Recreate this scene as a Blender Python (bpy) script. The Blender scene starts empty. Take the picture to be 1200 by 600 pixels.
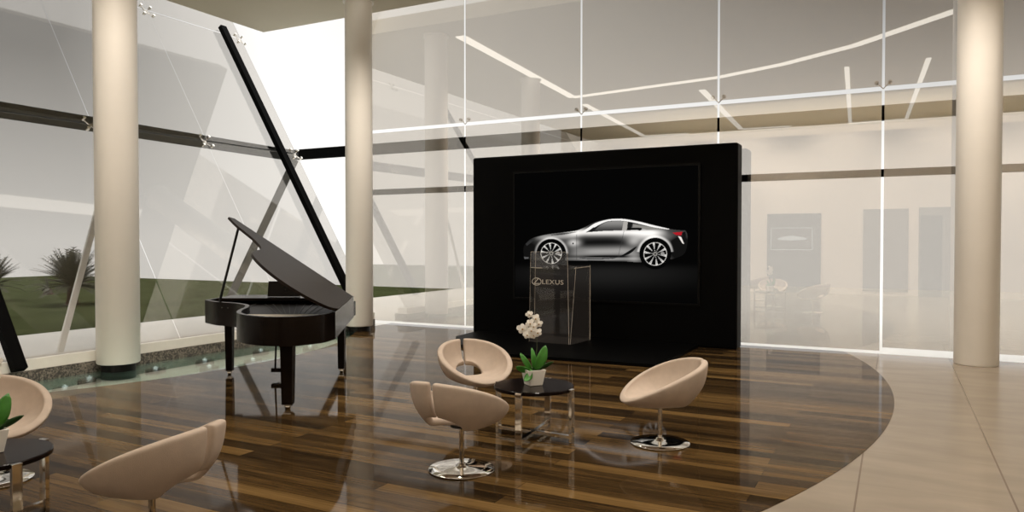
import bpy, bmesh, math, random
import numpy as np
from mathutils import Vector, Matrix
random.seed(7)
PI = math.pi
A = math.radians(27.4)
CA, SA = math.cos(A), math.sin(A)
COL = bpy.context.scene.collection

def cw(xc, d):                     # metres right of / ahead of the viewer -> room coordinates
    return (xc*CA - d*SA, xc*SA + d*CA)

# ------------------------------------------------------------------ materials
def newmat(name):
    m = bpy.data.materials.new(name); m.use_nodes = True
    nt = m.node_tree; nt.nodes.clear()
    out = nt.nodes.new('ShaderNodeOutputMaterial')
    return m, nt, out
def N(nt, t, **kw):
    n = nt.nodes.new(t)
    for k, v in kw.items(): setattr(n, k, v)
    return n
def pbr(name, col, rough=.5, metal=0, spec=.5, noise=0, nscale=8, bump=0, bscale=60, coat=0):
    m, nt, out = newmat(name)
    b = N(nt, 'ShaderNodeBsdfPrincipled')
    b.inputs['Base Color'].default_value = (*col, 1)
    b.inputs['Roughness'].default_value = rough
    b.inputs['Metallic'].default_value = metal
    b.inputs['Specular IOR Level'].default_value = spec
    b.inputs['Coat Weight'].default_value = coat
    nt.links.new(b.outputs[0], out.inputs[0])
    tc = N(nt, 'ShaderNodeTexCoord')
    if noise:
        nz = N(nt, 'ShaderNodeTexNoise'); nz.inputs['Scale'].default_value = nscale; nz.inputs['Detail'].default_value = 6
        nt.links.new(tc.outputs['Object'], nz.inputs['Vector'])
        r = N(nt, 'ShaderNodeMapRange'); r.inputs['From Min'].default_value = .3; r.inputs['From Max'].default_value = .7
        r.inputs['To Min'].default_value = 1-noise; r.inputs['To Max'].default_value = 1+noise
        nt.links.new(nz.outputs['Fac'], r.inputs['Value'])
        vm = N(nt, 'ShaderNodeVectorMath', operation='SCALE'); vm.inputs[0].default_value = col
        nt.links.new(r.outputs[0], vm.inputs['Scale']); nt.links.new(vm.outputs[0], b.inputs['Base Color'])
    if bump:
        n2 = N(nt, 'ShaderNodeTexNoise'); n2.inputs['Scale'].default_value = bscale; n2.inputs['Detail'].default_value = 4
        nt.links.new(tc.outputs['Object'], n2.inputs['Vector'])
        bp = N(nt, 'ShaderNodeBump'); bp.inputs['Strength'].default_value = bump; bp.inputs['Distance'].default_value = .01
        nt.links.new(n2.outputs['Fac'], bp.inputs['Height']); nt.links.new(bp.outputs[0], b.inputs['Normal'])
    return m
def emit(name, col, s):
    m, nt, out = newmat(name); e = N(nt, 'ShaderNodeEmission')
    e.inputs[0].default_value = (*col, 1); e.inputs[1].default_value = s
    nt.links.new(e.outputs[0], out.inputs[0]); return m
def glassmat(name, tint, refl, reflcol=(1, 1, 1), gain=.5, haze=0, hazecol=(.5, .5, .5), rough=0.0):
    """clear sheet: what is behind, dimmed by the tint, plus a reflection of the room"""
    m, nt, out = newmat(name)
    t = N(nt, 'ShaderNodeBsdfTransparent'); t.inputs[0].default_value = (*tint, 1)
    g = N(nt, 'ShaderNodeBsdfGlossy'); g.inputs['Color'].default_value = (*reflcol, 1); g.inputs['Roughness'].default_value = rough
    mx = N(nt, 'ShaderNodeMixShader')
    lw = N(nt, 'ShaderNodeLayerWeight'); lw.inputs['Blend'].default_value = .35
    mr = N(nt, 'ShaderNodeMapRange'); mr.inputs['To Min'].default_value = refl; mr.inputs['To Max'].default_value = min(1, refl+gain)
    nt.links.new(lw.outputs['Fresnel'], mr.inputs['Value']); nt.links.new(mr.outputs[0], mx.inputs[0])
    nt.links.new(t.outputs[0], mx.inputs[1]); nt.links.new(g.outputs[0], mx.inputs[2])
    last = mx
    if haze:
        d = N(nt, 'ShaderNodeEmission'); d.inputs[0].default_value = (*hazecol, 1); d.inputs[1].default_value = haze  # faint glow stands in for light scattered inside the sheet
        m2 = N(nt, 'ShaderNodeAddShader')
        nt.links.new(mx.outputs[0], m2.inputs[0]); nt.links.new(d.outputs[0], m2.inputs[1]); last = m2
    nt.links.new(last.outputs[0], out.inputs[0]); return m

def wood_floor_mat():
    m, nt, out = newmat('wood_planks')
    L = nt.links.new
    b = N(nt, 'ShaderNodeBsdfPrincipled')
    tc = N(nt, 'ShaderNodeTexCoord')
    def brick(w, h, off, c1, c2, mortar=.0022):
        br = N(nt, 'ShaderNodeTexBrick'); br.offset = off; br.offset_frequency = 2; br.squash = 1
        br.inputs['Scale'].default_value = 1
        br.inputs['Color1'].default_value = (c1,)*3+(1,); br.inputs['Color2'].default_value = (c2,)*3+(1,)
        br.inputs['Mortar'].default_value = (.0, .0, .0, 1)
        br.inputs['Mortar Size'].default_value = mortar; br.inputs['Mortar Smooth'].default_value = .2
        br.inputs['Brick Width'].default_value = w; br.inputs['Row Height'].default_value = h
        L(tc.outputs['Object'], br.inputs['Vector']); return br
    b1 = brick(2.3, .155, .37, 0.0, 1.0)
    # row-wise plank index noise
    mp = N(nt, 'ShaderNodeMapping'); mp.inputs['Scale'].default_value = (.35, 7.5, 1)
    L(tc.outputs['Object'], mp.inputs['Vector'])
    n1 = N(nt, 'ShaderNodeTexNoise'); n1.inputs['Scale'].default_value = 1.0; n1.inputs['Detail'].default_value = 5; n1.inputs['Roughness'].default_value = .65
    L(mp.outputs[0], n1.inputs['Vector'])
    mp2 = N(nt, 'ShaderNodeMapping'); mp2.inputs['Scale'].default_value = (1.6, 45, 1)
    L(tc.outputs['Object'], mp2.inputs['Vector'])
    n2 = N(nt, 'ShaderNodeTexNoise'); n2.inputs['Scale'].default_value = 1.0; n2.inputs['Detail'].default_value = 6; n2.inputs['Roughness'].default_value = .7
    L(mp2.outputs[0], n2.inputs['Vector'])
    def mul(a, k): x = N(nt, 'ShaderNodeMath', operation='MULTIPLY'); L(a, x.inputs[0]); x.inputs[1].default_value = k; return x.outputs[0]
    def add(a, c): x = N(nt, 'ShaderNodeMath', operation='ADD'); L(a, x.inputs[0]); L(c, x.inputs[1]); return x.outputs[0]
    f = add(add(mul(b1.outputs['Color'], .34), mul(n1.outputs['Fac'], .56)), mul(n2.outputs['Fac'], .50))
    ramp = N(nt, 'ShaderNodeValToRGB')
    e = ramp.color_ramp.elements
    e[0].position = .38; e[0].color = (.013, .0085, .004, 1)
    e[1].position = .98; e[1].color = (.20, .122, .046, 1)
    x = e.new(.56); x.color = (.026, .0155, .007, 1)
    x = e.new(.70); x.color = (.066, .038, .0145, 1)
    x = e.new(.84); x.color = (.135, .079, .028, 1)
    L(f, ramp.inputs[0])
    mm = N(nt, 'ShaderNodeMixRGB'); mm.blend_type = 'MULTIPLY'; mm.inputs[2].default_value = (.25, .2, .15, 1)
    L(b1.outputs['Fac'], mm.inputs[0]); L(ramp.outputs[0], mm.inputs[1])
    L(mm.outputs[0], b.inputs['Base Color'])
    b.inputs['Roughness'].default_value = .045
    b.inputs['Specular IOR Level'].default_value = .075
    L(b.outputs[0], out.inputs[0]); return m

def tile_floor_mat():
    m, nt, out = newmat('stone_tiles'); L = nt.links.new
    b = N(nt, 'ShaderNodeBsdfPrincipled'); tc = N(nt, 'ShaderNodeTexCoord')
    sep = N(nt, 'ShaderNodeSeparateXYZ'); L(tc.outputs['Object'], sep.inputs[0])
    def line(axis, period, off, w):
        a = N(nt, 'ShaderNodeMath', operation='ADD'); L(sep.outputs[axis], a.inputs[0]); a.inputs[1].default_value = 100*period-off+period/2
        md = N(nt, 'ShaderNodeMath', operation='MODULO'); L(a.outputs[0], md.inputs[0]); md.inputs[1].default_value = period
        s = N(nt, 'ShaderNodeMath', operation='SUBTRACT'); L(md.outputs[0], s.inputs[0]); s.inputs[1].default_value = period/2
        ab = N(nt, 'ShaderNodeMath', operation='ABSOLUTE'); L(s.outputs[0], ab.inputs[0])
        lt = N(nt, 'ShaderNodeMath', operation='LESS_THAN'); L(ab.outputs[0], lt.inputs[0]); lt.inputs[1].default_value = w
        return lt.outputs[0]
    l1 = line('X', .92, -.22, .006); l2 = line('Y', .92, .2, .0016)
    nz = N(nt, 'ShaderNodeTexNoise'); nz.inputs['Scale'].default_value = 1.3; nz.inputs['Detail'].default_value = 8
    mp = N(nt, 'ShaderNodeMapping'); mp.inputs['Scale'].default_value = (1, 3, 1); L(tc.outputs['Object'], mp.inputs[0]); L(mp.outputs[0], nz.inputs['Vector'])
    rp = N(nt, 'ShaderNodeValToRGB'); rp.color_ramp.elements[0].position = .3; rp.color_ramp.elements[1].position = .75
    rp.color_ramp.elements[0].color = (.25, .205, .152, 1); rp.color_ramp.elements[1].color = (.32, .265, .20, 1)
    L(nz.outputs['Fac'], rp.inputs[0])
    mxx = N(nt, 'ShaderNodeMath', operation='MAXIMUM'); L(l1, mxx.inputs[0]); 
    h = N(nt, 'ShaderNodeMath', operation='MULTIPLY'); L(l2, h.inputs[0]); h.inputs[1].default_value = .5
    L(h.outputs[0], mxx.inputs[1])
    mm = N(nt, 'ShaderNodeMixRGB'); L(mxx.outputs[0], mm.inputs[0]); L(rp.outputs[0], mm.inputs[1]); mm.inputs[2].default_value = (.16, .12, .085, 1)
    L(mm.outputs[0], b.inputs['Base Color']); b.inputs['Roughness'].default_value = .22
    L(b.outputs[0], out.inputs[0]); return m

def lawn_mat():
    m, nt, out = newmat('mown_grass'); L = nt.links.new
    b = N(nt, 'ShaderNodeBsdfDiffuse'); tc = N(nt, 'ShaderNodeTexCoord')
    nz = N(nt, 'ShaderNodeTexNoise'); nz.inputs['Scale'].default_value = .7; nz.inputs['Detail'].default_value = 9; nz.inputs['Roughness'].default_value = .7
    L(tc.outputs['Object'], nz.inputs['Vector'])
    rp = N(nt, 'ShaderNodeValToRGB'); rp.color_ramp.elements[0].position = .35; rp.color_ramp.elements[1].position = .7
    rp.color_ramp.elements[0].color = (.050, .062, .026, 1); rp.color_ramp.elements[1].color = (.105, .125, .060, 1)
    L(nz.outputs['Fac'], rp.inputs[0]); L(rp.outputs[0], b.inputs[0]); L(b.outputs[0], out.inputs[0]); return m

def granite_mat():
    m, nt, out = newmat('speckled_granite'); L = nt.links.new
    b = N(nt, 'ShaderNodeBsdfPrincipled'); tc = N(nt, 'ShaderNodeTexCoord')
    nz = N(nt, 'ShaderNodeTexNoise'); nz.inputs['Scale'].default_value = 45; nz.inputs['Detail'].default_value = 4
    L(tc.outputs['Object'], nz.inputs['Vector'])
    rp = N(nt, 'ShaderNodeValToRGB'); rp.color_ramp.elements[0].position = .42; rp.color_ramp.elements[1].position = .62
    rp.color_ramp.elements[0].color = (.05, .045, .04, 1); rp.color_ramp.elements[1].color = (.24, .21, .17, 1)
    L(nz.outputs['Fac'], rp.inputs[0]); L(rp.outputs[0], b.inputs['Base Color']); b.inputs['Roughness'].default_value = .35
    L(b.outputs[0], out.inputs[0]); return m

M = {}
M['cream'] = pbr('cream_column_paint', (.88, .84, .77), .45, noise=.02, nscale=2)
M['wall'] = pbr('warm_white_wall', (.84, .77, .68), .6, noise=.02, nscale=1)
M['ceil'] = pbr('ceiling_plaster', (.68, .62, .49), .7, noise=.02, nscale=1)
M['white_frame'] = pbr('white_painted_kerb', (.80, .77, .70), .4, noise=.03)
M['paving'] = pbr('pale_paving', (.90, .89, .86), .8, noise=.03, nscale=1.2)
M['granite'] = granite_mat()
M['black_steel'] = pbr('black_steel', (.0012, .0012, .0012), .6, spec=.04)
M['olive_steel'] = pbr('dark_olive_steel', (.010, .011, .008), .5, spec=.2)
M['white_steel'] = pbr('white_steel', (.95, .95, .93), .6)
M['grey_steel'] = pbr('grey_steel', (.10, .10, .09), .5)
M['fabric'] = pbr('beige_felt', (.54, .445, .365), .85, spec=.15, noise=.05, nscale=14, bump=.25, bscale=220)
M['chrome'] = pbr('chrome', (.80, .77, .72), .06, metal=1)
M['dark_metal'] = pbr('dark_metal', (.03, .03, .03), .3, metal=.6)
M['table_top'] = pbr('dark_stained_veneer', (.006, .003, .0025), .2, spec=.12, noise=.2, nscale=6)
M['piano'] = pbr('dark_piano_veneer', (.0075, .0045, .003), .25, spec=.12, noise=.35, nscale=3.5)
M['piano_lid'] = pbr('piano_lid_brown', (.014, .0095, .0075), .45, spec=.10)
M['piano_plate'] = pbr('pale_soundboard', (.80, .72, .58), .4)
M['black_gloss'] = pbr('black_satin', (.004, .004, .004), .3, spec=.3)
M['ivory'] = pbr('ivory_keys', (.8, .77, .7), .3)
M['leaf'] = pbr('orchid_leaf', (.055, .23, .030), .35, noise=.25, nscale=12)
M['leaf_dark'] = pbr('dark_orchid_leaf', (.02, .07, .014), .4, noise=.2, nscale=12)
M['petal'] = pbr('orchid_petal', (.88, .86, .80), .6, noise=.08, nscale=40)
M['flower_core'] = pbr('orchid_throat', (.35, .22, .08), .6)
M['pot'] = pbr('white_ceramic', (.86, .84, .78), .2)
M['soil'] = pbr('potting_bark', (.03, .02, .012), .9, bump=.8)
M['stem'] = pbr('orchid_stem', (.04, .055, .02), .5)
M['board'] = pbr('black_display_wall', (.0012, .0012, .0012), .5, spec=.06, noise=.1, nscale=2)
M['bezel'] = pbr('screen_bezel', (.003, .003, .003), .35, spec=.12)
M['glass_back'] = glassmat('glazing_clear', (.835, .815, .79), .215, (1, .97, .92))
M['glass_left'] = glassmat('glazing_leaning', (.81, .80, .785), .02, (1, .97, .93), gain=.14)
M['glass_floor'] = glassmat('glass_floor_green', (.84, .93, .895), .20)
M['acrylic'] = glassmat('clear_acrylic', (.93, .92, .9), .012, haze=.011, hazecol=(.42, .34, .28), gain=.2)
M['acrylic_edge'] = pbr('acrylic_edge', (.62, .56, .48), .3)
M['letter'] = pbr('silver_lettering', (.62, .57, .50), .4)
M['trench'] = pbr('trench_floor', (.74, .80, .76), .6, noise=.1, nscale=3)
M['lamp_bit'] = emit('spot_crystal', (1, 1, 1), 2.0)
M['led'] = emit('cove_light_glow', (1, .95, .86), 1.7)
M['led2'] = emit('frame_light_glow', (1, .95, .86), 1.5)
M['panel_dark'] = pbr('slate_panel', (.055, .06, .06), .5)
M['panel_mid'] = pbr('taupe_panel', (.20, .185, .165), .6)
M['frond'] = pbr('palm_frond', (.14, .14, .11), .7, noise=.3, nscale=10)
M['trunk'] = pbr('palm_trunk', (.10, .055, .035), .9, bump=.8, bscale=20)
M['wood'] = wood_floor_mat(); M['tile'] = tile_floor_mat(); M['lawn'] = lawn_mat()
M['screen_grey'] = emit('screen_glow', (.5, .55, .55), .8)

# ------------------------------------------------------------------ mesh helpers
def obj(name, bm, mat, parent=None, smooth=False, bevel=0, loc=None):
    me = bpy.data.meshes.new(name); bmesh.ops.recalc_face_normals(bm, faces=bm.faces); bm.to_mesh(me); bm.free()
    me.materials.append(M[mat] if isinstance(mat, str) else mat)
    if smooth:
        for p in me.polygons: p.use_smooth = True
    o = bpy.data.objects.new(name, me); COL.objects.link(o)
    if parent: o.parent = parent
    if loc is not None: o.location = loc
    if bevel:
        b = o.modifiers.new('bevel', 'BEVEL'); b.width = bevel; b.segments = 2; b.limit_method = 'ANGLE'
    return o
def thing(name, label, cat, loc=(0, 0, 0), rz=0, group=None):
    o = bpy.data.objects.new(name, None); o.empty_display_size = .1; COL.objects.link(o)
    o.location = loc; o.rotation_euler = (0, 0, rz); tag(o, label, cat, group); return o
def tag(o, label, cat, group=None):
    o['label'] = label; o['category'] = cat
    if group: o['group'] = group
    return o
def struct(o): o['kind'] = 'structure'; return o
def dup(root, loc, rz, label, group=None):
    r = root.copy(); COL.objects.link(r); r.location = loc; r.rotation_euler = (0, 0, rz); r['label'] = label
    if group: r['group'] = group
    for ch in list(root.children):
        c = ch.copy(); COL.objects.link(c); c.parent = r
        for g in list(ch.children):
            d = g.copy(); COL.objects.link(d); d.parent = c
    return r
def box(bm, c, s, rot=None):
    mt = Matrix.Translation(Vector(c)) @ (rot.to_4x4() if rot else Matrix()) @ Matrix.Diagonal((*s, 1))
    bmesh.ops.create_cube(bm, size=1, matrix=mt)
def boxb(x0, x1, y0, y1, z0, z1, bm=None):
    bm = bm or bmesh.new(); box(bm, ((x0+x1)/2, (y0+y1)/2, (z0+z1)/2), (x1-x0, y1-y0, z1-z0)); return bm
def cyl(bm, c, r, h, seg=32, r2=None, rot=None):
    mt = Matrix.Translation(Vector(c)) @ (rot.to_4x4() if rot else Matrix())
    bmesh.ops.create_cone(bm, cap_ends=True, segments=seg, radius1=r, radius2=r if r2 is None else r2, depth=h, matrix=mt)
def bar(bm, p, q, w, h, up=(0, 0, 1)):
    """rectangular bar from p to q"""
    p, q = Vector(p), Vector(q); d = (q-p); L = d.length; z = d.normalized()
    x = Vector(up).cross(z)
    if x.length < 1e-4: x = Vector((1, 0, 0))
    x.normalize(); y = z.cross(x)
    R = Matrix((x, y, z)).transposed()
    box(bm, (p+q)/2, (w, h, L), R)
def rod(bm, p, q, r, seg=12, r2=None):
    p, q = Vector(p), Vector(q); d = q-p
    R = d.to_track_quat('Z', 'Y').to_matrix()
    cyl(bm, (p+q)/2, r, d.length, seg, r2, R)
def prism(bm, poly, z0, z1):
    a = [bm.verts.new((x, y, z0)) for x, y in poly]; b = [bm.verts.new((x, y, z1)) for x, y in poly]
    n = len(poly); bm.faces.new(a[::-1]); bm.faces.new(b)
    for i in range(n): bm.faces.new((a[i], a[(i+1) % n], b[(i+1) % n], b[i]))
def lathe(bm, prof, seg=48, c=(0, 0, 0)):
    rings = []
    for r, z in prof:
        if r < 1e-5: rings.append([bm.verts.new((c[0], c[1], c[2]+z))])
        else: rings.append([bm.verts.new((c[0]+r*math.cos(2*PI*i/seg), c[1]+r*math.sin(2*PI*i/seg), c[2]+z)) for i in range(seg)])
    for a, b in zip(rings, rings[1:]):
        for i in range(seg):
            j = (i+1) % seg
            if len(a) == 1 and len(b) == 1: continue
            if len(a) == 1: bm.faces.new((a[0], b[i], b[j]))
            elif len(b) == 1: bm.faces.new((a[i], a[j], b[0]))
            else: bm.faces.new((a[i], a[j], b[j], b[i]))
def tube(bm, pts, r, seg=10, r_end=None):
    rings = []; n = len(pts)
    for k, p in enumerate(pts):
        p = Vector(p); t = (Vector(pts[min(k+1, n-1)])-Vector(pts[max(k-1, 0)])).normalized()
        x = Vector((0, 1, 0)).cross(t)
        if x.length < .1: x = Vector((1, 0, 0)).cross(t)
        x.normalize(); y = t.cross(x); rr = r if r_end is None else r+(r_end-r)*k/(n-1)
        rings.append([bm.verts.new(p+rr*(x*math.cos(2*PI*i/seg)+y*math.sin(2*PI*i/seg))) for i in range(seg)])
    for a, b in zip(rings, rings[1:]):
        for i in range(seg): bm.faces.new((a[i], a[(i+1) % seg], b[(i+1) % seg], b[i]))
    bm.faces.new(rings[0][::-1]); bm.faces.new(rings[-1])

# ------------------------------------------------------------------ the setting
YG = 12.5            # plane of the back glazing
ZC = 6.25            # ceiling
PC, PR = (-13.9, 7.5), 6.0          # circle of the glass floor
WC, WR = (-10.5, 8.7), 10.5         # circle of the timber floor
XK = -9.3            # inner face of the kerb on the left
def circ(c, r, y, s=1): return c[0]+s*math.sqrt(max(0, r*r-(y-c[1])**2))
pool_ys = [3.65+(11.35-3.65)*i/60 for i in range(61)]
pool = [(circ(PC, PR, y), y) for y in pool_ys]
big = []
a0 = math.asin((YG-WC[1])/WR); a1 = math.asin((-1-WC[1])/WR)
for i in range(91):
    a = a0+(a1-a0)*i/90; big.append((WC[0]+WR*math.cos(a), WC[1]+WR*math.sin(a)))
bm = bmesh.new(); prism(bm, [(XK, YG)]+big+[(XK, -1)]+pool, -.03, .004); struct(obj('wood_floor', bm, 'wood'))
bm = bmesh.new(); prism(bm, [(9, YG), (9, -7), (XK, -7), (XK, -1)]+big[::-1], -.03, 0); struct(obj('floor', bm, 'tile'))
bm = bmesh.new(); prism(bm, pool+[(XK, 11.35), (XK, 3.65)][0:0], -.16, -.13)
struct(obj('trench_floor', bm, 'trench'))
bm = bmesh.new()
for (p, q) in zip(pool, pool[1:]):
    v = [bm.verts.new((p[0]+.002, p[1], z)) for z in (-.16, -.03)]+[bm.verts.new((q[0]+.002, q[1], z)) for z in (-.03, -.16)]
    bm.faces.new(v)
struct(obj('trench_edge', bm, 'trench'))
bm = bmesh.new(); prism(bm, [(x-.004, y) for x, y in pool], -.012, .0)
struct(obj('glass_floor', bm, 'glass_floor'))
# ceiling slab and its light coves
bm = boxb(-12.26, 9, -7, 11.9, ZC, ZC+.3); struct(obj('ceiling', bm, 'ceil'))
def strip(name, pts, w, mat, label):
    bm = bmesh.new()
    for p, q in zip(pts, pts[1:]):
        bar(bm, (p[0], p[1], ZC-.012), (q[0], q[1], ZC-.012), w, .02)
    tag(obj(name, bm, mat), label, 'light', 'recessed light strips of the ceiling')
strip('cove_light', [(-8.6, 10.9), (-9.08, 3.33), (-4.44, 4.1), (-2.6, 4.9), (-.88, 6.05), (1.03, 8.0)], .24, 'led', 'long bent light strip in the ceiling reflected across the back glazing')
strip('frame_light', [(-9.2, 2.05), (-9.68, -6.0), (-7.8, -6.1)], .2, 'led2', 'L-shaped ceiling light strip reflected in the glass above the left end of the display wall')
strip('frame_light', [(-5.2, 2.6), (-5.6, -5.9), (-3.7, -6.0)], .2, 'led2', 'L-shaped ceiling light strip reflected above the right end of the display wall')
strip('frame_light', [(-1.18, 3.8), (-1.6, -6.3), (.3, -6.1), (.68, 3.9)], .12, 'led2', 'U-shaped ceiling light strip reflected in the glass beside the right column')
# walls behind the viewer (seen in the glazing)
bm = boxb(-9.3, 5.5, -1.25, -1.05, 0, 5.2); struct(obj('wall_south', bm, 'wall'))
bm = boxb(-14, 9, -7.2, -7, 0, 8); struct(obj('wall_far', bm, 'wall'))
bm = boxb(9, 9.2, -7.2, 13.6, 0, 8); struct(obj('wall_east', bm, 'wall'))
bm = boxb(-3.84, -2.17, -1.05, -1.0, 0, 2.62); p = tag(obj('portal_panel', bm, 'panel_dark'), 'tall dark portal panel with a small screen, seen reflected right of the display wall', 'panel')
bm = bmesh.new(); 
for (x0, x1, z0, z1) in ((-3.72, -2.42, 2.14, 2.16), (-3.72, -2.42, 1.42, 1.44), (-3.72, -3.70, 1.42, 2.16), (-2.44, -2.42, 1.42, 2.16)): boxb(x0, x1, -1.0, -.99, z0, z1, bm)
obj('screen_frame', bm, 'screen_grey', p)
bm = bmesh.new(); lathe(bm, [(0, -.07), (.42, -.045), (.47, 0), (.3, .05), (0, .1)], 24)
for v in bm.verts: v.co = Vector((v.co.x-3.05, v.co.y*.02-.995, v.co.z+1.8))
obj('screen_picture', bm, 'screen_grey', p)
bm = boxb(-.93, .34, -1.05, -1.01, .12, 2.72); tag(obj('wall_panel', bm, 'panel_mid'), 'plain taupe wall panel reflected between the portal and the doorway', 'panel')
bm = boxb(.62, 1.7, -1.05, -1.02, 0, 2.75)
d = struct(obj('door_1', bm, 'panel_mid'))
obj('door_leaf', boxb(.66, 1.25, -1.02, -1.0, 0, 2.5), 'panel_dark', d)

# ------------------------------------------------------------------ glazing
wn = [1]
def window(bm, mat):
    o = struct(obj('window_%d' % wn[0], bm, mat)); wn[0] += 1; return o
JX = [-9.96, -7.52, -5.07, -2.63, -.19, 2.25, 4.69, 7.13, 9.0]
G = .019
for i in range(len(JX)-1):
    x0, x1 = JX[i]+G, JX[i+1]-G
    zb = .045 if i < 4 else .10
    window(boxb(x0, x1, YG, YG+.012, zb, 3.965), 'glass_back')
    window(boxb(x0, x1, YG, YG+.012, 4.035, 8.0), 'glass_back')
def fx(z): return -9.18-.613*z           # leaning plane of the left glazing
JY = [-6.9, -5.8, -3.6, -1.4, .8, 3.0, 5.2, 7.42, 9.62, 11.95]
ZS = [(.28, 3.555), (3.585, 6.19), (6.225, 8.3)]
nrm = Vector((1, 0, .613)).normalized()
def lean_panel(y0, y1, z0, z1, th=.012):
    bm = bmesh.new(); q = []
    for k in (0, -th):
        q.append([bm.verts.new(Vector((fx(z), y, z))+nrm*k) for (y, z) in ((y0, z0), (y1, z0), (y1, z1), (y0, z1))])
    bm.faces.new(q[0]); bm.faces.new(q[1][::-1])
    for i in range(4): bm.faces.new((q[0][i], q[0][(i+1) % 4], q[1][(i+1) % 4], q[1][i]))
    return bm
for i in range(1, len(JY)-1):
    for (z0, z1) in ZS:
        window(lean_panel(JY[i]+.009, JY[i+1]-.009, z0, z1), 'glass_left')
def fitting(name, origin, ux, uz, n, label, group):
    t = thing(name, label, 'glass fitting', origin, 0, group)
    ux, uz, n = Vector(ux).normalized(), Vector(uz).normalized(), Vector(n).normalized()
    b = bmesh.new()
    for sx in (-1, 1):
        for sz in (-1, 1):
            bar(b, Vector((0, 0, 0))-n*.05, ux*sx*.10+uz*sz*.10-n*.03, .022, .014, n)
    rod(b, -n*.09, -n*.03, .028, 12)
    obj('spider_arm', b, 'chrome', t)
    for sx in (-1, 1):
        for sz in (-1, 1):
            c = ux*sx*.10+uz*sz*.10
            b = bmesh.new(); rod(b, c-n*.045, c+n*.02, .026, 14); obj('bolt', b, 'chrome', t)
FL = Vector((-.613, 0, 1))
for (y, yw) in ((5.2, 'left of the left column'), (7.42, 'beside the left column'), (9.62, 'above the piano'), (11.93, 'at the free edge of the glass')):
    for (z, zw) in ((3.57, 'at the dark transom'), (6.205, 'at the upper joint')):
        if y == 5.2 and z > 5: continue
        fitting('spider_fitting', (fx(z), y, z), (0, 1, 0), FL, nrm, 'steel spider fitting %s, %s' % (zw, yw), 'spider fittings of the leaning glazing')
for x, w in ((-7.52, 'first back glazing joint right of the middle column'), (-5.07, 'glazing joint above the left part of the display wall'), (-2.63, 'glazing joint above the right end of the display wall'), (-.19, 'glazing joint left of the right column')):
    t = thing('glass_clamp', 'small clear clamp at the %s' % w, 'glass fitting', (x, YG-.01, 4.0), 0, 'clamps of the back glazing')
    for s in (-1, 1):
        b = bmesh.new(); rod(b, (s*.09, -.012, .09), (s*.09, .03, .09), .03, 14); obj('clamp_disc', b, 'glass_back', t)
    b = bmesh.new()
    for s in (-1, 1): rod(b, (0, .03, 0), (s*.09, .03, .09), .008, 8)
    obj('clamp_arm', b, 'chrome', t)

# kerb under the leaning glass
bm = boxb(-9.62, XK, -7, 11.95, -.014, .14); struct(obj('trim_1', bm, 'granite'))
bm = boxb(-9.62, XK, -7, 11.95, -.16, -.014); struct(obj('trench_wall', bm, 'trench'))
bm = boxb(-9.55, XK-.01, -7, 11.95, .14, .27); struct(obj('trim_2', bm, 'white_frame'))

# ------------------------------------------------------------------ steelwork outside the glass
def lean_bar(y, z0, z1, label):
    b = bmesh.new(); off = nrm*-.10
    bar(b, Vector((fx(z0), y, z0))+off*-.6, Vector((fx(z1), y, z1))+off*-.6, .17, .10, (0, 1, 0))
    return tag(obj('steel_mullion', b, 'black_steel'), label, 'steel bar', 'leaning black bars of the glazing')
def lean_bar2(y, z0, z1, label):
    b = bmesh.new()
    off = nrm*.075
    bar(b, Vector((fx(z0), y, z0))+off, Vector((fx(z1), y, z1))+off, .10, .15, (0, 1, 0))
    return tag(obj('steel_mullion', b, 'black_steel'), label, 'steel bar', 'leaning black bars of the glazing')
lean_bar2(5.08, .14, 8.0, 'black leaning steel bar at the left edge beside the near seats')
lean_bar2(11.42, .5, 6.30, 'long black leaning steel bar rising behind the piano')
b = bmesh.new(); off = nrm*-.16
bar(b, Vector((fx(3.85), -6.5, 3.85))+off, Vector((fx(3.63), 12.05, 3.63))+off, .10, .25, tuple(nrm))
tag(obj('transom_beam', b, 'olive_steel'), 'dark horizontal transom beam behind the leaning left glazing', 'beam')
b = boxb(-13.0, 8.9, 13.4, 13.5, 3.66, 3.90)
tag(obj('outer_beam', b, 'black_steel'), 'upper black beam running outside behind the back glazing', 'beam')
b = boxb(-10.8, 8.9, 13.4, 13.5, 2.75, 2.87)
tag(obj('outer_beam', b, 'black_steel'), 'lower thin black beam outside behind the back glazing', 'beam')
b = bmesh.new(); bar(b, (-12.9, 11.2, -.02), (-11.75, 12.3, 3.5), .16, .06, (1, 0, 0))  # added bar imitating a dark shadow streak in the glass
tag(obj('outer_strut_and_shade', b, 'grey_steel'), 'grey slanting bar standing in for a shadow streak in the glass behind the piano', 'strut')
b = bmesh.new(); bar(b, (-11.0, 6.62, -.02), (-11.2, 7.5, 2.6), .09, .04, (1, 0, 0))
tag(obj('outer_strut_and_shade', b, 'white_steel'), 'white slanting strut outside the glass beside the left column', 'strut')

# ------------------------------------------------------------------ outside ground
bm = boxb(-14.2, -9.62, -20, 30, -.3, -.02); struct(obj('terrace', bm, 'paving'))
bm = boxb(-9.62, 20, YG, 30, -.3, -.02); struct(obj('terrace', bm, 'paving'))
bm = boxb(-38, -14.2, -20, 23, -.3, -.03); struct(obj('lawn', bm, 'lawn'))

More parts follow.
